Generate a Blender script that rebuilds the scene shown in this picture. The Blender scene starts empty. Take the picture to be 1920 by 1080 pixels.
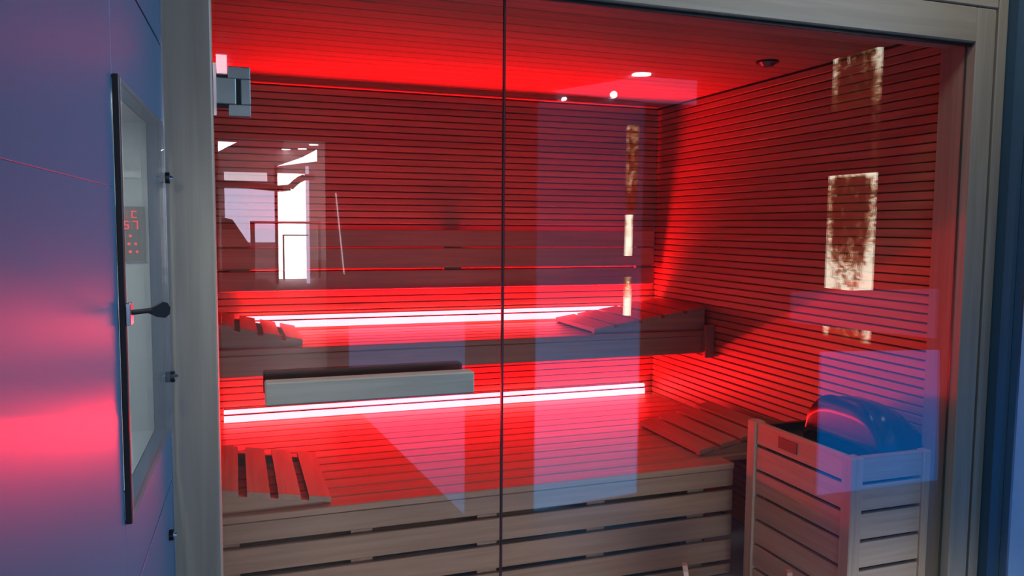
import bpy, bmesh, math, random
from mathutils import Matrix, Vector
C = bpy.context.scene.collection
S = bpy.context.scene
random.seed(7)

# ------------------------------------------------------------------ camera
cam_d = bpy.data.cameras.new('camera')
cam = bpy.data.objects.new('camera', cam_d); C.objects.link(cam)
S.camera = cam
cam_d.sensor_width = 36; cam_d.lens = 1480.8 / 1920 * 36; cam_d.clip_start = 0.02
yaw, pit, rol = 0.338, 0.0791, 0.0081
fwd = Vector((math.sin(yaw)*math.cos(pit), math.cos(yaw)*math.cos(pit), -math.sin(pit)))
rt = Vector((math.cos(yaw), -math.sin(yaw), 0)); up = rt.cross(fwd)
r2 = rt*math.cos(rol) + up*math.sin(rol); u2 = up*math.cos(rol) - rt*math.sin(rol)
m = Matrix((r2, u2, -fwd)).transposed().to_4x4()
m.translation = Vector((0.0406, -1.86, 1.37))
cam.matrix_world = m

# ------------------------------------------------------------------ world, exposure, lights
w = bpy.data.worlds.new('world'); S.world = w; w.use_nodes = True
w.node_tree.nodes['Background'].inputs[0].default_value = (0.30, 0.38, 0.52, 1)
w.node_tree.nodes['Background'].inputs[1].default_value = 0.05
S.view_settings.view_transform = 'Standard'; S.view_settings.look = 'None'
S.view_settings.exposure = 0.0; S.view_settings.gamma = 1.0
S.view_settings.use_curve_mapping = False
LED_GLOW = 24.0
def area(name, loc, rot, size, color, power):
    l = bpy.data.lights.new(name, 'AREA'); l.shape = 'RECTANGLE'
    l.size, l.size_y = size; l.color = color; l.energy = power
    o = bpy.data.objects.new(name, l); C.objects.link(o)
    o.location = loc; o.rotation_euler = rot
    return o
area('overhead_fill_light', (1.75, -0.55, 2.56), (0, 0, 0), (1.5, 0.3), (0.95, 0.96, 0.90), 9)  # unseen overhead fill, added to light the front frame
floor_fill = area('floor_fill_light', (1.15, -0.60, 0.055), (math.radians(95), 0, 0), (2.2, 0.08), (1.0, 0.97, 0.93), 1.7)  # unseen fill at floor level, added to light the bench fronts
floor_fill.data.spread = math.radians(70)
def led_beam(name, x0, x1, z, tilt, spread, power):
    o = area(name, ((x0+x1)/2, 1.952, z), (math.radians(tilt-180), 0, 0), (x1-x0, 0.018), (1.0, 0.001, 0.003), power)
    o.data.spread = math.radians(spread)
led_beam('upper_strip_light', 0.06, 2.19, 0.9455, 17, 78, 34)
led_beam('lower_strip_light', 0.00, 2.19, 0.5125, 35, 150, 32)
area('room_fill_light', (2.0, -6.2, 1.7), (math.radians(82), 0, 0), (3.0, 1.4), (0.88, 0.94, 1.0), 6)  # unseen fill behind the viewer, added to lift the frame; no window here
blue = area('side_fill_light', (3.0, -1.0, 2.45), (0, 0, 0), (0.5, 0.5), (0.50, 0.72, 1.0), 11)  # unseen cool fill, added to light the left cladding wall
blue.rotation_euler = Vector((-3.1, 0.35, -1.25)).to_track_quat('-Z', 'Y').to_euler()
blue.data.spread = math.radians(60)
area('far_room_light', (0.4, -8.0, 2.5), (0, 0, 0), (2.5, 3.0), (1.0, 0.86, 0.82), 22)

# ------------------------------------------------------------------ materials
def new_mat(name):
    mt = bpy.data.materials.new(name); mt.use_nodes = True
    return mt, mt.node_tree, mt.node_tree.nodes['Principled BSDF']
def plain(name, col, rough=0.5, metal=0.0, noise=0.08, scale=30):
    mt, nt, b = new_mat(name)
    n = nt.nodes.new('ShaderNodeTexNoise'); n.inputs['Scale'].default_value = scale; n.inputs['Detail'].default_value = 4
    tc = nt.nodes.new('ShaderNodeTexCoord'); nt.links.new(tc.outputs['Object'], n.inputs['Vector'])
    mr = nt.nodes.new('ShaderNodeMapRange'); mr.inputs['To Min'].default_value = 1-noise; mr.inputs['To Max'].default_value = 1+noise
    nt.links.new(n.outputs['Fac'], mr.inputs['Value'])
    mx = nt.nodes.new('ShaderNodeVectorMath'); mx.operation = 'SCALE'; mx.inputs[0].default_value = col
    nt.links.new(mr.outputs[0], mx.inputs['Scale']); nt.links.new(mx.outputs[0], b.inputs['Base Color'])
    b.inputs['Roughness'].default_value = rough; b.inputs['Metallic'].default_value = metal
    return mt
def wood(name, c1, c2, axis, rough=0.42, grain=1.0):
    mt, nt, b = new_mat(name)
    tc = nt.nodes.new('ShaderNodeTexCoord'); oi = nt.nodes.new('ShaderNodeObjectInfo')
    add = nt.nodes.new('ShaderNodeVectorMath'); add.operation = 'MULTIPLY_ADD'
    add.inputs[1].default_value = (1, 1, 1)
    off = nt.nodes.new('ShaderNodeVectorMath'); off.operation = 'SCALE'; off.inputs[0].default_value = (17.3, 9.1, 23.7)
    nt.links.new(oi.outputs['Random'], off.inputs['Scale'])
    nt.links.new(tc.outputs['Object'], add.inputs[0]); nt.links.new(off.outputs[0], add.inputs[2])
    mp = nt.nodes.new('ShaderNodeMapping')
    sc = [38.0, 38.0, 38.0]; sc['XYZ'.index(axis)] = 1.6
    mp.inputs['Scale'].default_value = sc
    nt.links.new(add.outputs[0], mp.inputs['Vector'])
    n = nt.nodes.new('ShaderNodeTexNoise'); n.inputs['Scale'].default_value = 1.3; n.inputs['Detail'].default_value = 5; n.inputs['Distortion'].default_value = 0.6
    nt.links.new(mp.outputs[0], n.inputs['Vector'])
    cr = nt.nodes.new('ShaderNodeValToRGB')
    cr.color_ramp.elements[0].position = 0.36; cr.color_ramp.elements[0].color = (*c2, 1)
    cr.color_ramp.elements[1].position = 0.62; cr.color_ramp.elements[1].color = (*c1, 1)
    nt.links.new(n.outputs['Fac'], cr.inputs['Fac'])
    mr = nt.nodes.new('ShaderNodeMapRange'); mr.inputs['To Min'].default_value = 0.86; mr.inputs['To Max'].default_value = 1.1
    nt.links.new(oi.outputs['Random'], mr.inputs['Value'])
    mx = nt.nodes.new('ShaderNodeVectorMath'); mx.operation = 'SCALE'
    nt.links.new(cr.outputs['Color'], mx.inputs[0]); nt.links.new(mr.outputs[0], mx.inputs['Scale'])
    nt.links.new(mx.outputs[0], b.inputs['Base Color'])
    bp = nt.nodes.new('ShaderNodeBump'); bp.inputs['Strength'].default_value = 0.12*grain; bp.inputs['Distance'].default_value = 0.002
    nt.links.new(n.outputs['Fac'], bp.inputs['Height']); nt.links.new(bp.outputs[0], b.inputs['Normal'])
    b.inputs['Roughness'].default_value = rough
    return mt
ASP1, ASP2 = (0.38, 0.245, 0.165), (0.31, 0.19, 0.12)
W = {a: wood('sauna_wood_'+a, ASP1, ASP2, a) for a in 'XYZ'}
FR = {a: wood('frame_wood_'+a, (0.31, 0.27, 0.215), (0.26, 0.225, 0.175), a, 0.5) for a in 'XYZ'}
BK = plain('backing_dark', (0.10, 0.07, 0.05), 0.9)
BLACK = plain('black_metal', (0.008, 0.008, 0.010), 0.38, 0.3)
ENAMEL = plain('black_enamel', (0.006, 0.007, 0.010), 0.2, 0.0)
STEEL = plain('brushed_steel', (0.20, 0.27, 0.29), 0.33, 0.85)
CHROME = plain('chrome', (0.70, 0.76, 0.80), 0.18, 1.0)
RUBBER = plain('black_rubber', (0.012, 0.012, 0.014), 0.5)
def satin():
    mt, nt, b = new_mat('satin_panel')
    tc = nt.nodes.new('ShaderNodeTexCoord')
    n = nt.nodes.new('ShaderNodeTexNoise'); n.inputs['Scale'].default_value = 2.2; n.inputs['Detail'].default_value = 3
    nt.links.new(tc.outputs['Object'], n.inputs['Vector'])
    cr = nt.nodes.new('ShaderNodeValToRGB')
    cr.color_ramp.elements[0].color = (0.050, 0.115, 0.20, 1); cr.color_ramp.elements[1].color = (0.060, 0.13, 0.235, 1)
    nt.links.new(n.outputs['Fac'], cr.inputs['Fac']); nt.links.new(cr.outputs[0], b.inputs['Base Color'])
    b.inputs['Roughness'].default_value = 0.36; b.inputs['Specular IOR Level'].default_value = 0.16
    return mt
SATIN = satin()
GREYW = plain('grey_white_laminate', (0.50, 0.53, 0.53), 0.4)
TEAL = plain('teal_panel', (0.030, 0.075, 0.12), 0.45)
BLUEW = plain('pale_blue_wall', (0.42, 0.55, 0.70), 0.5)
TILE = plain('outer_floor_tile', (0.30, 0.30, 0.31), 0.5, 0, 0.2, 6)
PLAST = plain('outer_plaster', (0.12, 0.12, 0.18), 0.8)
FARP = plain('warm_plaster', (0.62, 0.50, 0.50), 0.8)
def emit(name, col, st):
    mt = bpy.data.materials.new(name); mt.use_nodes = True; nt = mt.node_tree; nt.nodes.clear()
    e = nt.nodes.new('ShaderNodeEmission'); o = nt.nodes.new('ShaderNodeOutputMaterial')
    e.inputs[0].default_value = (*col, 1); e.inputs[1].default_value = st
    nt.links.new(e.outputs[0], o.inputs[0]); return mt
def emit_grad(name, col, z0, z1, s0, s1):
    """self-glowing sheet for reflections, its brightness painted in and stronger towards the foot"""
    mt = emit(name, col, 1); nt = mt.node_tree; e = [n for n in nt.nodes if n.type == 'EMISSION'][0]
    tc = nt.nodes.new('ShaderNodeTexCoord'); sp = nt.nodes.new('ShaderNodeSeparateXYZ')
    mr = nt.nodes.new('ShaderNodeMapRange'); mr.interpolation_type = 'SMOOTHSTEP'
    mr.inputs[1].default_value = z0; mr.inputs[2].default_value = z1; mr.inputs[3].default_value = s0; mr.inputs[4].default_value = s1
    nt.links.new(tc.outputs['Object'], sp.inputs[0]); nt.links.new(sp.outputs[2], mr.inputs[0]); nt.links.new(mr.outputs[0], e.inputs[1])
    return mt
def glass(name, r0=0.045, tint=(1, 1, 1)):
    mt = bpy.data.materials.new(name); mt.use_nodes = True; nt = mt.node_tree; nt.nodes.clear()
    N = nt.nodes.new; L = nt.links.new
    out = N('ShaderNodeOutputMaterial'); mix = N('ShaderNodeMixShader'); tr = N('ShaderNodeBsdfTransparent'); gl = N('ShaderNodeBsdfGlossy')
    tr.inputs[0].default_value = (*tint, 1); gl.inputs['Roughness'].default_value = 0.0
    ge = N('ShaderNodeNewGeometry'); d = N('ShaderNodeVectorMath'); d.operation = 'DOT_PRODUCT'
    L(ge.outputs['Incoming'], d.inputs[0]); L(ge.outputs['Normal'], d.inputs[1])
    a = N('ShaderNodeMath'); a.operation = 'ABSOLUTE'; L(d.outputs['Value'], a.inputs[0])
    s = N('ShaderNodeMath'); s.operation = 'SUBTRACT'; s.inputs[0].default_value = 1; L(a.outputs[0], s.inputs[1])
    p = N('ShaderNodeMath'); p.operation = 'POWER'; p.inputs[1].default_value = 5; L(s.outputs[0], p.inputs[0])
    f = N('ShaderNodeMath'); f.operation = 'MULTIPLY_ADD'; f.inputs[1].default_value = 1-r0; f.inputs[2].default_value = r0; L(p.outputs[0], f.inputs[0])
    L(f.outputs[0], mix.inputs[0]); L(tr.outputs[0], mix.inputs[1]); L(gl.outputs[0], mix.inputs[2]); L(mix.outputs[0], out.inputs[0])
    return mt
GLASS = glass('clear_glass', 0.05)
NGLASS = glass('niche_glass', 0.06)
EDGE = plain('glass_edge', (0.03, 0.06, 0.055), 0.2)

# ------------------------------------------------------------------ mesh helpers
def add_box(bm, x0, x1, y0, y1, z0, z1, ch=0.0):
    vs = [bm.verts.new((x, y, z)) for x in (x0, x1) for y in (y0, y1) for z in (z0, z1)]
    F = [bm.faces.new([vs[i] for i in q]) for q in ((0, 1, 3, 2), (4, 6, 7, 5), (0, 4, 5, 1), (2, 3, 7, 6), (0, 2, 6, 4), (1, 5, 7, 3))]
    if ch:
        ed = {e for f in F for e in f.edges}
        bmesh.ops.bevel(bm, geom=list(ed), offset=ch, segments=1, affect='EDGES')
def fin(name, bm, mat, parent=None, smooth=False):
    bmesh.ops.recalc_face_normals(bm, faces=bm.faces)
    me = bpy.data.meshes.new(name); bm.to_mesh(me); bm.free()
    for mm in (mat if isinstance(mat, (list, tuple)) else [mat]): me.materials.append(mm)
    if smooth:
        for p in me.polygons: p.use_smooth = True
    o = bpy.data.objects.new(name, me); C.objects.link(o)
    if parent: put(o, parent)
    return o
def put(o, parent):
    """parent a mesh whose vertices are in world space (or local to the parent's origin)"""
    o.parent = parent
    o.matrix_parent_inverse = Matrix.Translation(-world_loc(parent))
def world_loc(o):
    v = Vector(o.location)
    if o.parent: v = v + world_loc(o.parent) + o.matrix_parent_inverse.translation
    return v
def box(name, b, mat, parent=None, ch=0.0, center=True):
    """box given in world space; origin at its middle"""
    cx, cy, cz = (b[0]+b[1])/2, (b[2]+b[3])/2, (b[4]+b[5])/2
    bm = bmesh.new(); add_box(bm, b[0]-cx, b[1]-cx, b[2]-cy, b[3]-cy, b[4]-cz, b[5]-cz, ch)
    o = fin(name, bm, mat); o.location = (cx, cy, cz)
    if parent:
        wl = world_loc(parent); o.parent = parent; o.matrix_parent_inverse = Matrix.Translation(-wl)
    return o
def clone(o, loc, name=None):
    c = o.copy(); C.objects.link(c); c.location = loc
    return c
def cyl(bm, a, b, r, n=16, r2=None):
    a, b = Vector(a), Vector(b); d = (b-a); L = d.length
    mtx = Matrix.Translation((a+b)/2) @ d.to_track_quat('Z', 'Y').to_matrix().to_4x4()
    bmesh.ops.create_cone(bm, cap_ends=True, segments=n, radius1=r, radius2=r if r2 is None else r2, depth=L, matrix=mtx)
def thing(name, label, cat, loc, group=None):
    o = bpy.data.objects.new(name, None); C.objects.link(o); o.location = loc; o.empty_display_size = 0.05
    o['label'] = label; o['category'] = cat
    if group: o['group'] = group
    return o
def tag(o, label, cat, group=None):
    o['label'] = label; o['category'] = cat
    if group: o['group'] = group
    return o
def struct(o, label=None):
    o['kind'] = 'structure'
    if label: o['label'] = label
    return o

# ------------------------------------------------------------------ sauna shell
XL, XR, YB, ZC = -0.04, 2.22, 1.976, 2.006
PITCH = 0.0316
SL_H, SL_T = 0.0280, 0.012
floor = struct(box('floor', (-0.12, 2.30, -0.08, 2.06, -0.04, 0.0), TILE), 'dim tiled floor of the sauna')
wb = struct(box('wall_back', (-0.10, 2.30, YB+SL_T, YB+0.06, 0, ZC+0.03), BK), 'rear sauna wall clad in narrow horizontal wooden slats')
wr = struct(box('wall_right', (XR+SL_T, XR+0.07, 0.0, YB+0.06, 0, ZC+0.03), BK), 'right sauna wall clad in narrow horizontal wooden slats')
wl = struct(box('wall_left', (XL-0.05, XL, 0.03, YB+SL_T, 0, ZC+0.03), W['Y']), 'left sauna wall')
def slat_proto(axis, L):
    bm = bmesh.new(); h, t, c = SL_H/2, SL_T, 0.003
    # profile: (out from wall, z)
    prof = [(0, -h), (t-c, -h), (t, -h+c), (t, h-c), (t-c, h), (0, h)]
    ends = []
    for s in (-L/2, L/2):
        ends.append([bm.verts.new((s, -p[0], p[1]) if axis == 'X' else (-p[0], s, p[1])) for p in prof])
    n = len(prof)
    for i in range(n): bm.faces.new([ends[0][i], ends[0][(i+1) % n], ends[1][(i+1) % n], ends[1][i]])
    bm.faces.new(ends[0]); bm.faces.new(ends[1][::-1])
    return bm
first = None; zz = 0.02; k = 0
sb = fin('slat', slat_proto('X', XR-XL), W['X']); sr = fin('slat', slat_proto('Y', YB-0.02), W['Y'])
z = ZC-0.006-SL_H/2; i = 0
while z > 0.02:
    o = sb if i == 0 else clone(sb, (0, 0, 0))
    o.location = ((XR+XL)/2, YB+SL_T, z); o.parent = wb; o.matrix_parent_inverse = Matrix.Translation(-wb.location)
    o = sr if i == 0 else clone(sr, (0, 0, 0))
    o.location = (XR+SL_T, 0.02+(YB-0.02)/2, z); o.parent = wr; o.matrix_parent_inverse = Matrix.Translation(-wr.location)
    z -= PITCH; i += 1
ceil = struct(box('ceiling', (-0.10, 2.30, 0.0, YB+0.06, ZC+0.014, ZC+0.05), BK), 'wooden plank ceiling of the sauna')
pl = box('plank', (XL, XR, 0.03, 0.03+0.0835, ZC, ZC+0.014), W['X'], ceil, 0.0025)
y = 0.03; i = 0
while y < YB+0.01:
    o = pl if i == 0 else clone(pl, (0, 0, 0)); o.location = ((XL+XR)/2, y+0.042, ZC+0.007)
    y += 0.0882; i += 1

# ------------------------------------------------------------------ front frame
def trimb(name, b, a, label, ch=0.003): return struct(box(name, b, FR[a], None, ch), label)
trimb('trim_1', (-0.092, 0.003, -0.10, 0.028, 0, 2.034), 'Z', 'pale wooden left jamb of the sauna front')
trimb('trim_2', (2.160, 2.236, -0.03, 0.10, 0, 2.034), 'Z', 'pale wooden right post of the sauna front')
trimb('trim_3', (0.004, 2.159, -0.03, 0.075, 1.931, 2.034), 'X', 'pale wooden head beam over the sauna glass')
trimb('trim_4', (-0.092, 2.240, -0.032, 0.10, 2.037, 2.42), 'X', 'wide pale board above the head beam')
trimb('trim_5', (2.247, 2.285, -0.03, 0.06, 0, 2.42), 'Z', 'narrow pale wooden strip beside the right post')
struct(box('trim_6', (0.72, 2.159, -0.014, -0.006, 1.921, 1.930), RUBBER), 'dark seal under the head beam')
box_gap = struct(box('trim_7', (2.237, 2.246, -0.01, 0.06, 0, 2.42), RUBBER), 'dark joint between right post and strip')

def slab(name, b, parent, edge_x=True):
    """glass pane: big faces clear, narrow edges greenish"""
    cx, cy, cz = (b[0]+b[1])/2, (b[2]+b[3])/2, (b[4]+b[5])/2
    bm = bmesh.new(); add_box(bm, b[0]-cx, b[1]-cx, b[2]-cy, b[3]-cy, b[4]-cz, b[5]-cz)
    bmesh.ops.recalc_face_normals(bm, faces=bm.faces)
    for f in bm.faces: f.material_index = 0 if abs(f.normal.y) > 0.9 else 1
    o = fin(name, bm, [GLASS, EDGE]); o.location = (cx, cy, cz)
    if parent: o.parent = parent; o.matrix_parent_inverse = Matrix.Translation(-world_loc(parent))
    return o
door = bpy.data.objects.new('door_1', None); C.objects.link(door); door.location = (0.35, 0, 0); struct(door, 'frameless clear glass sauna door with a long wooden handle')
slab('glass_pane', (0.010, 0.668, 0.0, 0.008, 0.012, 1.925), door)
win = bpy.data.objects.new('window_1', None); C.objects.link(win); win.location = (1.4, 0, 0); struct(win, 'fixed clear glass front panel right of the door')
slab('glass_pane', (0.6735, 2.158, 0.0, 0.008, 0.004, 1.930), win)
# handle: an outer and an inner wooden bar
hb = box('handle', (0.098, 0.576, -0.072, -0.030, 0.969, 1.021), wood('handle_wood', (0.52, 0.46, 0.36), (0.44, 0.38, 0.29), 'X'), door, 0.003)
hb['label'] = 'long horizontal wooden handle bar on the outside of the glass'
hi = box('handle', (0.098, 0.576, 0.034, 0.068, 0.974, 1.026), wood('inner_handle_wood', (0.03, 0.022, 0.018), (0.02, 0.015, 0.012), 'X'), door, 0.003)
hi['label'] = 'dark inner handle bar behind the glass'
for x in (0.17, 0.50):
    bm = bmesh.new(); cyl(bm, (x, -0.031, 0.995), (x, 0.035, 0.998), 0.008)
    fin('spacer', bm, STEEL, hb)
# hinge
bm = bmesh.new()
h0, h1, x0, x1 = 1.602, 1.709, 0.006, 0.080
add_box(bm, x0+0.028, x1, -0.012, -0.001, h1-0.026, h1, 0.0015)
add_box(bm, x0+0.028, x1, -0.012, -0.001, h0, h0+0.026, 0.0015)
add_box(bm, x1-0.020, x1, -0.012, -0.001, h0+0.026, h1-0.026, 0.0015)
hg = fin('hinge', bm, STEEL, door); hg['label'] = 'square brushed steel hinge plate on the glass'
bm = bmesh.new(); add_box(bm, -0.002, x1-0.030, -0.016, -0.001, h0+0.025, h1-0.025, 0.002)
fin('knuckle', bm, STEEL, hg)
bm = bmesh.new(); add_box(bm, 0.004, 0.010, -0.030, -0.010, h0-0.002, h1+0.002)
fin('wall_plate', bm, CHROME, hg)
bm = bmesh.new(); add_box(bm, 0.010, x1-0.012, -0.0045, -0.0008, h0+0.018, h1-0.018)
fin('gasket', bm, RUBBER, hg)
bm = bmesh.new(); add_box(bm, x0+0.030, x1, 0.009, 0.018, h0, h1, 0.0015)
fin('rear_plate', bm, STEEL, hg)
# thin upright seals
struct(box('trim_8', (0.6688, 0.6726, -0.001, 0.009, 0.004, 1.93), plain('seal', (0.10, 0.03, 0.04), 0.3)), 'thin seal between door and fixed glass')

# ------------------------------------------------------------------ light strips
def ledmat(name, k): return emit(name, (1.0, 0.041, 0.052), k)
LM = ledmat('led_diffuser', LED_GLOW)
def led(label, z0, x0, x1):
    t = thing('light_strip', label, 'light', ((x0+x1)/2, YB, z0), 'red LED strips along the rear wall')
    box('housing', (x0, x1, YB-0.004, YB, z0, z0+0.058), BLACK, t)
    a = box('diffuser', (x0, x1, YB-0.030, YB-0.004, z0, z0+0.032), LM, t, 0.002); a['label'] = 'wide glowing lower diffuser'
    box('divider', (x0, x1, YB-0.032, YB-0.004, z0+0.0325, z0+0.0385), BLACK, t)
    b = box('diffuser', (x0, x1, YB-0.026, YB-0.004, z0+0.039, z0+0.055), LM, t, 0.002); b['label'] = 'narrow glowing upper diffuser'
    return t
led('glowing red-white LED strip along the wall above the upper bench', 0.885, XL+0.10, 2.18)
led('glowing red-white LED strip along the wall above the lower bench', 0.452, XL+0.02, 2.16)

# ------------------------------------------------------------------ benches
def seat(parent, x0, x1, y0, y1, ztop, pitch, gap, th=0.024):
    n = round((y1-y0)/pitch); p = (y1-y0)/n
    pr = box('board', (x0, x1, y0, y0+p-gap, ztop-th, ztop), W['X'], parent, 0.003)
    for k in range(1, n):
        c = clone(pr, pr.location+Vector((0, k*p, 0)))
lb = thing('sauna_bench', 'lower wooden bench with a slatted front below the upper bench', 'bench', (0.92, 1.3, 0))
seat(lb, XL+0.004, 1.872, 0.706, 0.706+0.094, 0.450, 0.094, 0.007)
seat(lb, XL+0.004, XR-0.006, 0.706+0.094, YB-0.034, 0.450, 0.094, 0.007)
for i, (a, b) in enumerate(((0.358, 0.4245), (0.259, 0.340), (0.159, 0.241), (0.059, 0.141), (0.004, 0.041))):
    o = box('front_board', (XL+0.004, 1.872, 0.712, 0.732, a, b), W['X'], lb, 0.0025)
for x in (0.002, 0.425, 0.865, 1.288, 1.715):
    box('post', (x-0.036, x+0.036, 0.7325, 0.775, 0, 0.424), W['Z'], lb)
box('inner_panel', (XL+0.004, 1.872, 0.90, 0.91, 0, 0.42), BK, lb)
for x in (0.2, 1.0, 1.8):
    box('bearer', (x-0.02, x+0.02, 0.776, YB-0.02, 0.36, 0.424), W['Y'], lb)
ub = thing('sauna_bench', 'upper wooden bench with a plain fascia, above the lower bench', 'bench', (1.09, 1.7, 0.76))
seat(ub, XL+0.004, XR-0.006, 1.400, YB-0.036, 0.872, 0.0895, 0.007)
box('front_board', (XL+0.004, XR-0.006, 1.404, 1.428, 0.762, 0.8465), W['X'], ub, 0.003)
for x in (0.10, 1.09, 2.08):
    box('bearer', (x-0.022, x+0.022, 1.43, YB-0.01, 0.79, 0.846), W['Y'], ub)
box('end_cleat', (2.165, XR-0.004, 1.375, 1.40, 0.742, 0.90), W['Z'], ub, 0.003)
# backrest on the rear wall
br = thing('backrest', 'long three-board wooden backrest on the rear wall above the upper bench', 'backrest', (1.07, 1.94, 1.057))
for a, b in ((1.262, 1.345), (1.160, 1.256), (1.057, 1.148)):
    box('board', (XL+0.006, 2.186, 1.924, 1.946, a, b), W['X'], br, 0.003)
for x in (0.06, 1.065, 2.135):
    box('batten', (x-0.045, x+0.045, 1.9465, YB-0.0005, 1.07, 1.335), W['Z'], br)

# ------------------------------------------------------------------ headrests
def headrest(label, x_low, x_high, y0, y1, z, h_low, h_high, n, gap=0.022):
    t = thing('headrest', label, 'headrest', ((x_low+x_high)/2, (y0+y1)/2, z), 'slatted wedge headrests on the benches')
    wbm = None
    sgn = 1 if x_high > x_low else -1
    def prism(name, ya, yb, pts, mat):
        bm = bmesh.new()
        A = [bm.verts.new((p[0], ya, p[1])) for p in pts]; B = [bm.verts.new((p[0], yb, p[1])) for p in pts]
        bm.faces.new(A); bm.faces.new(B[::-1]); k = len(pts)
        for i in range(k): bm.faces.new([A[i], A[(i+1) % k], B[(i+1) % k], B[i]])
        return fin(name, bm, mat, t)
    for ya in (y0, y1-0.022):
        prism('side_cheek', ya, ya+0.022, [(x_low, z+0.001), (x_high, z+0.001), (x_high, z+h_high), (x_low, z+h_low)], W['X'])
    L = abs(x_high-x_low); p = (L+gap)/n
    for k in range(n):
        a = x_low+sgn*k*p; b = a+sgn*(p-gap)
        za = z+h_low+(h_high-h_low)*abs(a-x_low)/L; zb = z+h_low+(h_high-h_low)*abs(b-x_low)/L
        prism('slat', y0-0.006, y1+0.006, [(a, za+0.0005), (b, zb+0.0005), (b, zb+0.018), (a, za+0.018)], W['Y'])
    return t
headrest('slatted wedge headrest at the left end of the lower bench', 0.325, XL+0.008, 0.735, 1.26, 0.4505, 0.006, 0.066, 4, 0.026)
headrest('slatted wedge headrest at the right end of the lower bench, behind the heater', 1.79, 2.16, 0.83, 1.32, 0.4505, 0.006, 0.075, 4, 0.024)
headrest('slatted wedge headrest at the left end of the upper bench', 0.295, XL+0.008, 1.43, 1.885, 0.8725, 0.010, 0.085, 4)
headrest('slatted wedge headrest at the right end of the upper bench', 1.60, 2.19, 1.43, 1.885, 0.8725, 0.008, 0.095, 5)

# ------------------------------------------------------------------ heater guard and heater
gx0, gx1, gy0, gy1, gz = 1.842, 2.180, 0.058, 0.592, 0.654
hg_ = thing('heater_guard', 'slatted wooden guard rail box round the heater', 'guard', ((gx0+gx1)/2, (gy0+gy1)/2, 0))
P = 0.046
GW = {a: wood('guard_wood_'+a, (0.56, 0.43, 0.31), (0.46, 0.34, 0.24), a) for a in 'XYZ'}
for (x, yv) in ((gx0, gy0), (gx1-P, gy0), (gx0, gy1-P), (gx1-P, gy1-P)):
    box('post', (x, x+P, yv, yv+P, 0, gz), GW['Z'], hg_, 0.003)
k = 0; zt = gz
GP = 0.093
while zt > 0.05:
    top = zt; bot = max(0.01, zt-GP+0.011)
    box('slat', (gx0+P, gx1-P, gy0+0.008, gy0+0.026, bot, top), GW['X'], hg_, 0.002)
    box('slat', (gx0+0.008, gx0+0.026, gy0+P, gy1-P, bot, top), GW['Y'], hg_, 0.002)
    zt -= GP
lp = box('name_plate', (gx0+0.0045, gx0+0.0078, 0.322, 0.42, 0.592, 0.632), plain('bronze_plate', (0.16, 0.10, 0.08), 0.4, 0.4), hg_, 0.001)
lp['label'] = 'small dark plate on the left side of the guard'
ht = thing('sauna_heater', 'black heater with a glossy domed hood inside the slatted guard', 'heater', (2.01, 0.33, 0))
box('body', (gx0+0.05, gx1-0.05, gy0+0.05, gy1-0.05, 0.10, 0.612), BLACK, ht, 0.006)
for (x, yv) in ((gx0+0.07, gy0+0.07), (gx1-0.10, gy0+0.07), (gx0+0.07, gy1-0.10), (gx1-0.10, gy1-0.10)):
    box('foot', (x, x+0.03, yv, yv+0.03, 0, 0.10), BLACK, ht)
bm = bmesh.new()
for b in ((gx0+0.03, gx1-0.03, gy0+0.028, gy0+0.05), (gx0+0.03, gx1-0.03, gy1-0.05, gy1-0.03), (gx0+0.028, gx0+0.05, gy0+0.05, gy1-0.05), (gx1-0.05, gx1-0.03, gy0+0.05, gy1-0.05)):
    add_box(bm, b[0], b[1], b[2], b[3], 0.600, 0.640)
fin('rim', bm, BLACK, ht)
# hood: smooth dome, highest over its front, a small raised ear on its left end
bm = bmesh.new()
nx, ny = 44, 28
hx0, hx1, hy0, hy1 = gx0+0.130, gx1+0.022, 0.088, 0.44
def hood_h(u):
    pts = [(0, 0.02), (0.02, 0.125), (0.06, 0.135), (0.12, 0.118), (0.2, 0.118), (0.32, 0.128), (0.48, 0.126), (0.66, 0.112), (0.84, 0.082), (0.96, 0.05), (1, 0.02)]
    for (a, ha), (b, hb_) in zip(pts, pts[1:]):
        if u <= b: 
            t = (u-a)/(b-a); t = t*t*(3-2*t); return ha+(hb_-ha)*t
    return 0.02
grid = []
for i in range(nx+1):
    row = []
    u = i/nx; u = 0.5-0.5*math.cos(math.pi*u)
    for j in range(ny+1):
        v = -math.cos(math.pi*j/ny)
        wgt = (1-abs(v)**3.2)**0.5 if abs(v) < 1 else 0
        row.append(bm.verts.new((hx0+(hx1-hx0)*u, (hy0+hy1)/2+(hy1-hy0)/2*v, 0.625+0.006+1.22*hood_h(u)*wgt)))
    grid.append(row)
for i in range(nx):
    for j in range(ny): bm.faces.new([grid[i][j], grid[i+1][j], grid[i+1][j+1], grid[i][j+1]])
bot = bmesh.ops.extrude_face_region(bm, geom=[f for f in bm.faces])
for v in [g for g in bot['geom'] if isinstance(g, bmesh.types.BMVert)]: v.co.z = 0.6125
hd = fin('hood', bm, ENAMEL, ht, True); hd['label'] = 'glossy dark domed hood'

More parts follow.
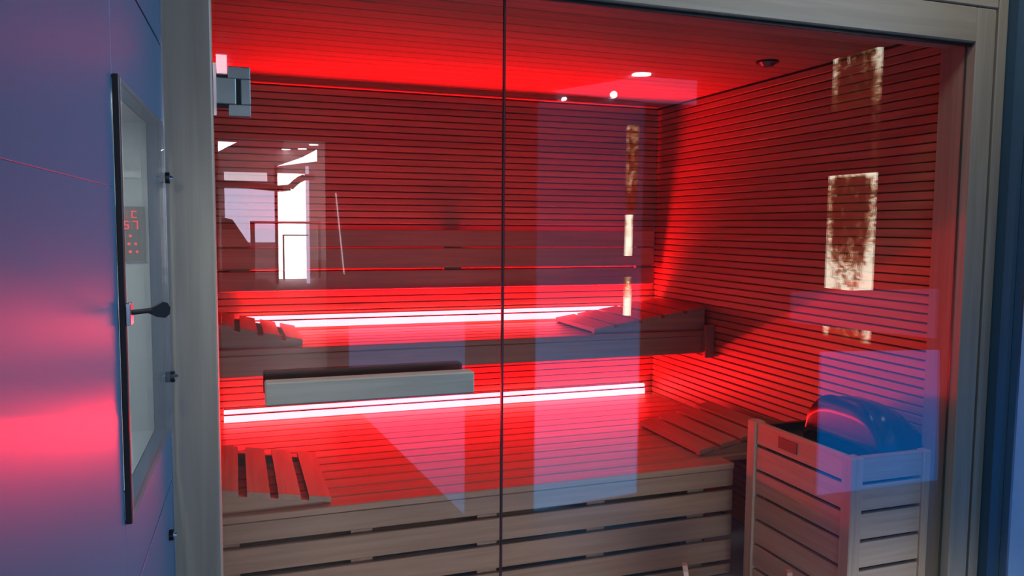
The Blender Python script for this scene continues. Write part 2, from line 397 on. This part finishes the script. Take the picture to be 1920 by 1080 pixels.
# ------------------------------------------------------------------ wooden bucket on the floor
bk = thing('bucket', 'wooden sauna bucket with two raised ears on the floor before the benches', 'bucket', (1.555, 0.235, 0))
BW = wood('bucket_wood', (0.62, 0.46, 0.36), (0.50, 0.36, 0.27), 'Z')
R0, R1, NS = 0.145, 0.168, 14
ax = math.radians(-28)
for k in range(NS):
    a = 2*math.pi*k/NS; ear = k in (0, NS//2)
    hw = math.pi/NS*0.97; hgt = 0.165
    bm = bmesh.new()
    prof = [(-1, 0), (1, 0), (1, hgt)] + ([(1, 0.225), (0.8, 0.256), (0.35, 0.270), (-0.35, 0.270), (-0.8, 0.256), (-1, 0.225)] if ear else []) + [(-1, hgt)]
    if ear: prof = prof[:2] + prof[3:-1]
    rings = []
    for th in (0.0, -0.016):
        rr = []
        for s, zz in prof:
            r = R0+(R1-R0)*min(zz, 0.32)/0.215+th; aa = a+ax+hw*s
            rr.append(bm.verts.new((1.555+r*math.cos(aa), 0.235+r*math.sin(aa)*0.98, zz+0.001)))
        rings.append(rr)
    n = len(prof)
    bm.faces.new(rings[0]); bm.faces.new(rings[1][::-1])
    for i in range(n): bm.faces.new([rings[0][i], rings[0][(i+1) % n], rings[1][(i+1) % n], rings[1][i]])
    o = fin('ear_stave' if ear else 'stave', bm, BW, bk)
for zz in (0.04, 0.125):
    bm = bmesh.new(); nseg = 36
    r = R0+(R1-R0)*zz/0.215
    vs = []
    for k in range(nseg):
        a = 2*math.pi*k/nseg
        vs.append([bm.verts.new((1.555+(r+d)*math.cos(a), 0.235+(r+d)*math.sin(a)*0.98, zz+e)) for d, e in ((0.0005, 0), (0.003, 0), (0.0035, 0.014), (0.001, 0.014))])
    for k in range(nseg):
        A, B = vs[k], vs[(k+1) % nseg]
        for i in range(4): bm.faces.new([A[i], A[(i+1) % 4], B[(i+1) % 4], B[i]])
    fin('hoop', bm, CHROME, bk)
bm = bmesh.new(); cyl(bm, (1.555, 0.235, 0.012), (1.555, 0.235, 0.024), R0-0.016, 32); fin('base', bm, BW, bk)

# ceiling fitting
cf = thing('ceiling_fitting', 'small round dark metal fitting in the sauna ceiling near the heater', 'ceiling fitting', (1.985, 0.735, ZC))
bm = bmesh.new(); cyl(bm, (1.985, 0.735, ZC-0.006), (1.985, 0.735, ZC), 0.042, 28); fin('rim', bm, BLACK, cf)
bm = bmesh.new(); cyl(bm, (1.985, 0.735, ZC-0.020), (1.985, 0.735, ZC-0.006), 0.022, 24, 0.034); fin('lens', bm, STEEL, cf)

# ------------------------------------------------------------------ satin cladding wall on the left, with its glazed niche
D = Vector((0.0266539, 0.9996447, 0)); NN = Vector((0.9996447, -0.0266539, 0))
P0 = Vector((-0.092, -0.10, 0))
def WP(s, out, z): v = P0 + D*s + NN*out; return (v.x, v.y, z)
def wbox(bm, s0, s1, o0, o1, z0, z1, ch=0):
    b2 = bmesh.new(); add_box(b2, s0, s1, o0, o1, z0, z1, ch)
    me = bpy.data.meshes.new('tmp'); b2.to_mesh(me); b2.free()
    me.transform(Matrix(((D.x, NN.x, 0, P0.x), (D.y, NN.y, 0, P0.y), (0, 0, 1, 0), (0, 0, 0, 1))))
    bm.from_mesh(me); bpy.data.meshes.remove(me)
def wobj(name, parent, mat, *bs, ch=0):
    bm = bmesh.new()
    for b in bs: wbox(bm, *b, ch)
    return fin(name, bm, mat, parent)
wside = struct(wobj('wall_outer_left', None, PLAST, (-2.6, -0.002, -0.30, -0.20, 0, 2.6)), 'satin blue-grey clad wall left of the sauna front')
z_lo, z_hi, s_n0, s_n1 = 0.962, 1.560, -0.590, -0.085
E1 = -0.002
wobj('cladding_panel', wside, SATIN, (s_n0+0.0, E1, -0.02, 0, 1.7275, 2.6), (s_n0, -0.02, -0.20, -0.02, 1.7275, 1.74), ch=0.001)
wobj('cladding_panel', wside, SATIN, (s_n0, E1, -0.02, 0, z_hi, 1.7225), ch=0.001)
wobj('cladding_panel', wside, SATIN, (s_n0, E1, -0.02, 0, 0.834, z_lo), ch=0.001)
wobj('cladding_panel', wside, SATIN, (s_n0, E1, -0.02, 0, 0, 0.829), ch=0.001)
wobj('cladding_panel', wside, SATIN, (s_n1, E1, -0.02, 0, z_lo+0.0005, z_hi-0.0005), ch=0.001)
wobj('cladding_panel', wside, SATIN, (-2.6, s_n0-0.0004, -0.02, 0, 1.41625, 2.6), ch=0.0005)
wobj('cladding_panel', wside, SATIN, (-2.6, s_n0-0.0004, -0.02, 0, 0, 1.4160), ch=0.0005)
wobj('joint_backing', wside, RUBBER, (-2.6, E1, -0.05, -0.021, 1.5605, 2.6), (-2.6, E1, -0.05, -0.021, 0, 0.9615))
wobj('edge_profile', wside, CHROME, (E1+0.001, 0.006, -0.03, 0.003, 0, 2.6))
# niche box
nb = wobj('niche', wside, GREYW, (s_n0, s_n1, -0.19, -0.18, z_lo-0.01, z_hi+0.01), (s_n0, s_n1, -0.18, -0.021, z_hi, z_hi+0.01),
          (s_n0, s_n1, -0.18, -0.021, z_lo-0.012, z_lo), (s_n1, s_n1+0.01, -0.18, -0.021, z_lo, z_hi), (s_n0-0.01, s_n0, -0.18, -0.021, z_lo, z_hi))
nb['label'] = 'shallow white-lined niche'
# glazed cabinet door over the niche
cd = thing('cabinet_door', 'small clear glass door with a black edge on the niche in the left wall', 'door', WP(-0.34, 0.006, z_lo))
wobj('glass', cd, NGLASS, (s_n0+0.003, s_n1+0.012, 0.004, 0.009, z_lo-0.002, z_hi+0.002))
wobj('edge_seal', cd, RUBBER, (s_n0-0.006, s_n0+0.003, 0.001, 0.0095, z_lo-0.004, z_hi+0.004), ch=0.001)
kb = wobj('lock', cd, CHROME, (s_n0-0.010, s_n0+0.014, 0.0096, 0.016, 1.232, 1.262), ch=0.001)
# key
bm = bmesh.new()
kx = WP(s_n0+0.004, 0.026, 1.247)
cyl(bm, WP(s_n0+0.004, 0.014, 1.248), WP(s_n0+0.030, 0.036, 1.248), 0.0035, 10)
fin('key_blade', bm, BLACK, kb)
bm = bmesh.new()
q0 = Vector(WP(s_n0+0.028, 0.033, 1.247)); dv = Vector((0.86, 0.5, 0.0)).normalized()
outl = [(0, -0.003), (0.010, -0.0085), (0.022, -0.011), (0.029, -0.006), (0.030, 0.003), (0.026, 0.010), (0.020, 0.012), (0.010, 0.007), (0, 0.003)]
nrm = dv.cross(Vector((0, 0, 1)))
A = [bm.verts.new(q0+dv*a+Vector((0, 0, b))+nrm*0.003) for a, b in outl]; B = [bm.verts.new(q0+dv*a+Vector((0, 0, b))-nrm*0.003) for a, b in outl]
bm.faces.new(A); bm.faces.new(B[::-1])
for i in range(len(outl)): bm.faces.new([A[i], A[(i+1) % len(outl)], B[(i+1) % len(outl)], B[i]])
kh = fin('key_bow', bm, BLACK, kb)
# button heads along the far edge
for zz, so in ((1.457, -0.070), (1.064, -0.070), (0.743, -0.075)):
    bt = thing('fixing_stud', {1.457: 'top round black and chrome stud at the edge of the left wall', 1.064: 'middle round black and chrome stud at the edge of the left wall', 0.743: 'lowest round black and chrome stud at the edge of the left wall'}[zz], 'stud', WP(so, 0.010, zz), 'studs down the edge of the left wall')
    base = 0.0095 if zz > 0.9 else 0.0005
    bm = bmesh.new(); cyl(bm, WP(so, base, zz), WP(so, base+0.008, zz), 0.011, 20); fin('cap', bm, BLACK, bt)
    bm = bmesh.new(); cyl(bm, WP(so, base+0.008, zz), WP(so, base+0.014, zz), 0.006, 16, 0.004); fin('screw_head', bm, CHROME, bt)
# control panel in the niche with red digits
cp = thing('control_panel', 'small dark control panel with glowing red digits behind the niche glass', 'control panel', WP(-0.10, -0.05, 1.35))
ps = s_n1-0.006
def nbox(name, o0, o1, z0, z1, d, mat, par): return wobj(name, par, mat, (ps-d, ps-d+0.004, o0, o1, z0, z1))
nbox('casing', -0.090, -0.026, 1.296, 1.400, 0.004, plain('panel_grey', (0.10, 0.11, 0.11), 0.3), cp)
RED = emit('red_segment', (1.0, 0.03, 0.06), 3.0)
def seg(o0, o1, z0, z1, nm='segment'): return wobj(nm, cp, RED, (ps-0.0055, ps-0.0042, o0, o1, z0, z1))
SEG = {'C': 'afed', '5': 'afgcd', '7': 'abc'}
def digit(ch, ox, oz, wd, hh, t=0.0022):
    R_ = {'a': (ox, ox+wd, oz+hh-t, oz+hh), 'd': (ox, ox+wd, oz, oz+t), 'g': (ox, ox+wd, oz+hh/2-t/2, oz+hh/2+t/2),
          'f': (ox, ox+t, oz+hh/2, oz+hh), 'e': (ox, ox+t, oz, oz+hh/2), 'b': (ox+wd-t, ox+wd, oz+hh/2, oz+hh), 'c': (ox+wd-t, ox+wd, oz, oz+hh/2)}
    bs = [(ps-0.0055, ps-0.0042, *R_[c]) for c in SEG[ch]]
    wobj('digit', cp, RED, *bs)
digit('C', -0.049, 1.378, 0.009, 0.014)
digit('5', -0.063, 1.357, 0.009, 0.016)
digit('7', -0.047, 1.357, 0.009, 0.016)
for (ox, oz) in ((-0.052, 1.344), (-0.066, 1.329), (-0.055, 1.329), (-0.043, 1.329), (-0.053, 1.314), (-0.041, 1.314)):
    bm = bmesh.new(); v = P0+D*(ps-0.0055)+NN*ox
    cyl(bm, (v.x, v.y, oz), (v.x+D.x*0.0014, v.y+D.y*0.0014, oz), 0.0026, 12); fin('indicator', bm, RED, cp)
nbox('name_plate', -0.075, -0.030, 1.455, 1.468, 0.004, plain('plate_white', (0.7, 0.7, 0.7), 0.4), wside)
nl = area('niche_fill_light', WP(-0.50, -0.05, 1.546), (0, 0, 0), (0.03, 0.03), (0.85, 0.97, 1.0), 2.4)  # added light that brightens the niche sill
nfill = wobj('niche_fill', None, emit('niche_tube', (0.85, 0.97, 1.0), 2.0), (-0.515, -0.485, -0.065, -0.035, 1.550, 1.5595)); tag(nfill, 'small white glow added under the niche top to brighten its sill', 'lamp')  # glowing body of the added niche fill

# ------------------------------------------------------------------ right of the sauna front
struct(box('wall_front', (2.286, 2.338, -0.06, 0.10, 0, 2.6), TEAL), 'dark teal strip of wall beside the sauna post')
struct(box('trim_9', (2.339, 2.348, -0.085, -0.02, 0, 2.6), CHROME), 'bright polished edge strip at the right')
struct(box('wall_front_right', (2.349, 8.0, -0.075, 0.10, 0, 2.6), BLUEW), 'pale blue wall at the right edge')
struct(box('wall_front_upper', (-0.30, 2.285, 0.101, 0.2, 2.05, 2.6), PLAST), 'plain wall above the sauna')

# ------------------------------------------------------------------ the room behind the viewer (seen in the glass)
struct(box('floor_outer', (-3.0, 8.0, -12.1, -0.081, -0.05, 0.0), TILE), 'grey tiled floor outside the sauna')
struct(box('ceiling_outer', (-3.0, 8.0, -14.5, 0.2, 2.602, 2.66), PLAST), 'dim ceiling outside the sauna')
struct(box('wall_outer_right', (7.0, 7.1, -12, -0.09, 0, 2.6), PLAST), 'dim wall far to the right of the viewer')
# partition behind the viewer with an open doorway
part = struct(box('wall_outer_back', (0.678, 7.0, -4.1, -4.0, 0, 2.6), PLAST), 'partition behind the viewer')
box('lintel_panel', (-3.0, 0.677, -4.1, -4.0, 1.965, 2.6), PLAST, part)
struct(box('wall_outer_far', (-1.6, 2.6, -12.1, -12.0, 0, 2.6), FARP), 'warm end wall of the far room')
struct(box('wall_far_right', (2.5, 2.6, -12, -4.11, 0, 2.6), FARP), 'side wall of the far room')
struct(box('wall_far_left', (-1.6, -1.5, -12, -4.11, 0, 2.6), FARP), 'left side wall of the far room')
wf = struct(box('wall_far_glazed', (-1.5, 2.49, -10.2, -10.12, 0.0, 0.56), FARP), 'low wall below the far windows')
def lit(name, b, col, st, label, cat):
    o = box(name, b, emit(name+'_glow', col, st)); tag(o, label, cat); return o
w2 = bpy.data.objects.new('window_2', None); C.objects.link(w2); w2.location = (0.26, -10, 1.1); struct(w2, 'bright wide window of the far room')
box('pane', (-0.08, 0.595, -10.04, -10.02, 1.10, 1.86), emit('day_a', (0.80, 0.72, 1.0), 7.0), w2)
box('pane', (-0.08, 0.50, -10.04, -10.02, 1.97, 2.09), emit('day_b', (0.9, 0.8, 0.9), 7.0), w2)
w3 = bpy.data.objects.new('window_3', None); C.objects.link(w3); w3.location = (0.84, -10, 0.57); struct(w3, 'very bright tall window of the far room')
box('pane', (0.64, 1.03, -10.04, -10.02, 0.57, 2.09), emit('day_c', (1.0, 0.96, 1.0), 16.0), w3)
box('frame', (0.597, 0.635, -10.06, -9.98, 0.5, 2.2), RUBBER, w3)
box('frame', (1.032, 1.075, -10.06, -9.98, 0.5, 2.2), emit('daylit_reveal_glow', (0.8, 0.7, 0.95), 6.0), w3)  # reveal glows by itself, daylight put into its material
# dark tube, curving upwards
bm = bmesh.new()
pth = [(-0.16, 1.91), (0.2, 1.90), (0.66, 1.86), (0.80, 1.88), (0.90, 1.98), (1.0, 2.03), (1.13, 2.03)]
for a, b in zip(pth, pth[1:]): cyl(bm, (a[0], -9.8, a[1]), (b[0], -9.8, b[1]), 0.045, 12)
tag(fin('duct', bm, plain('duct_dark', (0.05, 0.02, 0.03), 0.6)), 'dark bent ventilation duct before the far windows', 'duct')
bm = bmesh.new()
for b in ((0.25, 1.20, 1.37, 1.40), (0.25, 0.31, 0.86, 1.40), (1.16, 1.20, 0.60, 1.40), (0.68, 1.03, 1.20, 1.215), (0.68, 0.70, 0.58, 1.21)):
    add_box(bm, b[0], b[1], -9.7, -9.64, b[2], b[3])
tag(fin('table_frame', bm, RUBBER), 'dark metal frame standing before the far windows', 'frame')
bm = bmesh.new(); 
A = [bm.verts.new(p) for p in ((-0.12, -9.6, 1.45), (0.02, -9.6, 1.42), (0.30, -9.6, 0.98), (0.30, -9.6, 0.6), (-0.12, -9.6, 0.6))]
r_ = bmesh.ops.extrude_face_region(bm, geom=[bm.faces.new(A)])
for g in r_['geom']:
    if isinstance(g, bmesh.types.BMVert): g.co.y += 0.1
tag(fin('stair_flank', bm, plain('stair_brown', (0.10, 0.03, 0.03), 0.6)), 'brown sloping stair side in the far room', 'stairs')
def glow_poly(name, pts, col, st, label, cat='lamp', group=None):
    bm = bmesh.new(); n = len(pts)
    A = [bm.verts.new(p) for p in pts]; f = bm.faces.new(A); f.normal_update(); nv = f.normal*0.008
    B = [bm.verts.new(Vector(p)-nv) for p in pts]; bm.faces.new(B[::-1])
    for i in range(n): bm.faces.new([A[i], A[(i+1) % n], B[(i+1) % n], B[i]])
    mat = col if not isinstance(col, tuple) else emit(name+'_glow', col, st)
    return tag(fin(name, bm, mat), label, cat, group)
glow_poly('skylight', [(0.62, -9.95, 2.18), (1.19, -9.95, 2.27), (1.19, -9.95, 2.44), (0.98, -9.95, 2.32)], (1, 0.97, 1), 14, 'bright slanting roof light over the far windows', 'skylight')
glow_poly('skylight', [(-0.15, -9.95, 2.50), (0.10, -9.95, 2.50), (-0.15, -9.95, 2.36)], (1, 0.97, 1), 14, 'bright triangular roof light at the far left', 'skylight')
glow_poly('square_reflection', [(-0.066, -3.985, 2.39), (0.014, -3.985, 2.39), (0.014, -3.985, 2.515), (-0.066, -3.985, 2.515)], (1, 0.85, 1), 9, 'small glowing square above the doorway, added for its reflection', 'lamp')  # glowing square added to mirror as a bright patch in the door
bm = bmesh.new(); cyl(bm, (0.740, -3.99, 1.594), (0.795, -3.99, 1.005), 0.0045, 8)
tag(fin('line_reflection', bm, emit('line_glow', (1, 0.9, 0.95), 4.0)), 'thin slanting glowing rod beside the doorway, added for its reflection', 'lamp')  # glowing rod added to mirror as a thin white line
for (x, yv, r, s) in ((3.18, -4.09+0.15, 0.075, 25), (3.422, -3.9, 0.0, 0), (1.232, -10.9, 0.07, 18), (1.126, -11.7, 0.07, 18), (0.877, -11.9, 0.07, 18)):
    if r == 0: continue
    bm = bmesh.new(); cyl(bm, (x, yv, 2.592), (x, yv, 2.601), r, 20)
    tag(fin('downlight', bm, emit('spot_glow', (1, 0.92, 0.95), s)), {3.18: 'round bright downlight nearest behind the viewer', 1.232: 'nearest of the three downlights in the far room', 1.126: 'middle of the three downlights in the far room', 0.877: 'farthest of the three downlights in the far room'}[x], 'lamp')
for x, zz, rr, lab in ((2.946, 2.427, 0.028, 'small bright spot lamp high on the partition behind the viewer'), (2.518, 2.368, 0.014, 'smallest spot lamp on the partition behind the viewer')):
    bm = bmesh.new(); cyl(bm, (x, -3.999, zz), (x, -3.96, zz), rr, 16)
    tag(fin('spot_lamp', bm, emit('spot_lamp_glow', (1, 0.92, 0.95), 25)), lab, 'lamp')
glow_poly('slanted_reflection', [(2.395, -3.97, 2.419), (3.20, -3.97, 2.59), (3.72, -3.97, 2.59), (3.72, -3.97, 2.392), (3.33, -3.97, 2.383)],
          (0.55, 0.45, 1.0), 0.75, 'dim violet slanting glow high on the partition, added for its reflection', 'lamp')  # added glowing patch standing in for the lit outer ceiling
# added unseen glowing panels behind the viewer, shaped for their reflections
glow_poly('reflection_panel', [(1.38, -1.6, 0.004), (1.93, -1.6, 0.03), (1.93, -1.6, 1.97), (1.38, -1.6, 1.945)],
          emit_grad('refl_glow_a', (0.0, 0.42, 1.0), 0.25, 1.35, 2.5, 0.35), 0, 'tall blue glowing panel added behind the viewer for its reflection', 'screen')
glow_poly('reflection_panel', [(0.505, -1.6, 0.59), (1.03, -1.6, 0.022), (1.03, -1.6, 0.96), (0.505, -1.6, 0.953)],
          emit_grad('refl_glow_b', (0.10, 0.42, 1.0), 0.25, 0.95, 1.5, 1.1), 0, 'short blue glowing panel with a slanting foot, added for its reflection', 'screen')
glow_poly('reflection_panel', [(2.84, -1.35, 0.003), (3.64, -1.35, 0.003), (3.605, -1.35, 0.72), (2.828, -1.35, 0.745)],
          emit_grad('refl_glow_c', (0.0, 0.26, 1.0), 0.1, 0.9, 2.3, 1.7), 0, 'wide blue glowing panel far right, added for its reflection', 'screen')
glow_poly('reflection_panel', [(2.655, -1.37, 0.90), (3.60, -1.37, 0.78), (3.60, -1.37, 1.05), (2.651, -1.37, 1.052)],
          emit('refl_glow_d', (0.35, 0.35, 1.0), 0.5), 0, 'low violet glowing band above the wide panel, added for its reflection', 'screen')
# hammered golden glass lamps
def crinkle(name, zr, base, st, hw=0.205):
    """hammered backlit glass: bright veins and pools, dark hollows; zr = list of (z, level)"""
    mt = emit(name, (1, 0.8, 0.5), 1); nt = mt.node_tree; N = nt.nodes.new; L = nt.links.new
    e = [n for n in nt.nodes if n.type == 'EMISSION'][0]
    tc = N('ShaderNodeTexCoord'); mp = N('ShaderNodeMapping'); mp.inputs['Scale'].default_value = (12, 12, 9)
    L(tc.outputs['Object'], mp.inputs[0])
    n = N('ShaderNodeTexNoise'); n.inputs['Scale'].default_value = 1.6; n.inputs['Detail'].default_value = 7; n.inputs['Roughness'].default_value = 0.75; n.inputs['Distortion'].default_value = 1.2
    L(mp.outputs[0], n.inputs['Vector'])
    sp = N('ShaderNodeSeparateXYZ'); L(tc.outputs['Object'], sp.inputs[0])
    cr = N('ShaderNodeValToRGB'); cr.color_ramp.interpolation = 'LINEAR'
    z0, z1 = zr[0][0], zr[-1][0]
    mr = N('ShaderNodeMapRange'); mr.inputs[1].default_value = z0; mr.inputs[2].default_value = z1; L(sp.outputs[2], mr.inputs[0])
    els = cr.color_ramp.elements
    els[0].position = 0; els[0].color = (zr[0][1],)*3+(1,); els[1].position = 1; els[1].color = (zr[-1][1],)*3+(1,)
    for zv, lv in zr[1:-1]:
        q = els.new((zv-z0)/(z1-z0)); q.color = (lv, lv, lv, 1)
    L(mr.outputs[0], cr.inputs[0])
    hb = N('ShaderNodeMath'); hb.operation = 'ABSOLUTE'; L(sp.outputs[base], hb.inputs[0])
    he = N('ShaderNodeMapRange'); he.inputs[1].default_value = hw*0.62; he.inputs[2].default_value = hw*0.97; he.inputs[3].default_value = 0.0; he.inputs[4].default_value = 0.17; L(hb.outputs[0], he.inputs[0])
    a0 = N('ShaderNodeMath'); a0.operation = 'ADD'; L(he.outputs[0], a0.inputs[0]); L(cr.outputs[0], a0.inputs[1])
    ad = N('ShaderNodeMath'); ad.operation = 'ADD'; L(n.outputs['Fac'], ad.inputs[0]); L(a0.outputs[0], ad.inputs[1])
    c2 = N('ShaderNodeValToRGB')
    c2.color_ramp.elements[0].position = 0.84; c2.color_ramp.elements[0].color = (0.02, 0.008, 0.003, 1)
    c2.color_ramp.elements[1].position = 1.0; c2.color_ramp.elements[1].color = (1, 0.95, 0.75, 1)
    q = c2.color_ramp.elements.new(0.92); q.color = (0.30, 0.16, 0.07, 1)
    sb_ = N('ShaderNodeMath'); sb_.operation = 'MULTIPLY'; sb_.inputs[1].default_value = 0.9; L(ad.outputs[0], sb_.inputs[0])
    L(sb_.outputs[0], c2.inputs[0]); L(c2.outputs[0], e.inputs[0]); e.inputs[1].default_value = st
    return mt
gl = thing('glass_column_lamp', 'tall column of hammered golden glass glowing unevenly, seen mirrored in the glass front', 'lamp', (4.0, -2.47, 0.59))
def gpan(z0, z1, zr, st, nm):
    box('panel', (4.0, 4.03, -2.68, -2.27, z0, z1), crinkle(nm, zr, 1, st), gl)
gpan(0.945, 1.735, [(-0.395, 0.60), (-0.24, 0.54), (-0.08, 0.40), (0.2, 0.33), (0.36, 0.38), (0.395, 0.55)], 9, 'gold_mid')
gpan(2.18, 2.54, [(-0.18, 0.30), (0, 0.36), (0.18, 0.45)], 7, 'gold_top')
gpan(0.60, 0.76, [(-0.08, 0.33), (0.0, 0.48), (0.08, 0.52)], 7, 'gold_low')
box('stem', (4.0, 4.03, -2.30, -2.27, 1.735, 2.18), crinkle('gold_stem', [(-0.22, 0.32), (0.22, 0.44)], 1, 6, 0.5), gl)
g2 = thing('glass_column_lamp', 'narrow strip of hammered golden glass glowing, seen mirrored in the glass front', 'lamp', (1.81, -1.5, 0.95))
for z0, z1, zr, st, nm in ((1.44, 1.842, [(-0.2, 0.40), (0.2, 0.50)], 8, 'gold_strip_top'), (1.23, 1.425, [(-0.1, 0.62), (0.1, 0.62)], 14, 'gold_strip_mid'), (0.945, 1.13, [(-0.09, 0.7), (0.09, 0.5)], 14, 'gold_strip_low')):
    box('panel', (1.792, 1.822 if z0 < 1.43 else 1.846, -1.5, -1.49, z0, z1), crinkle(nm, zr, 0, st, 0.04), g2)
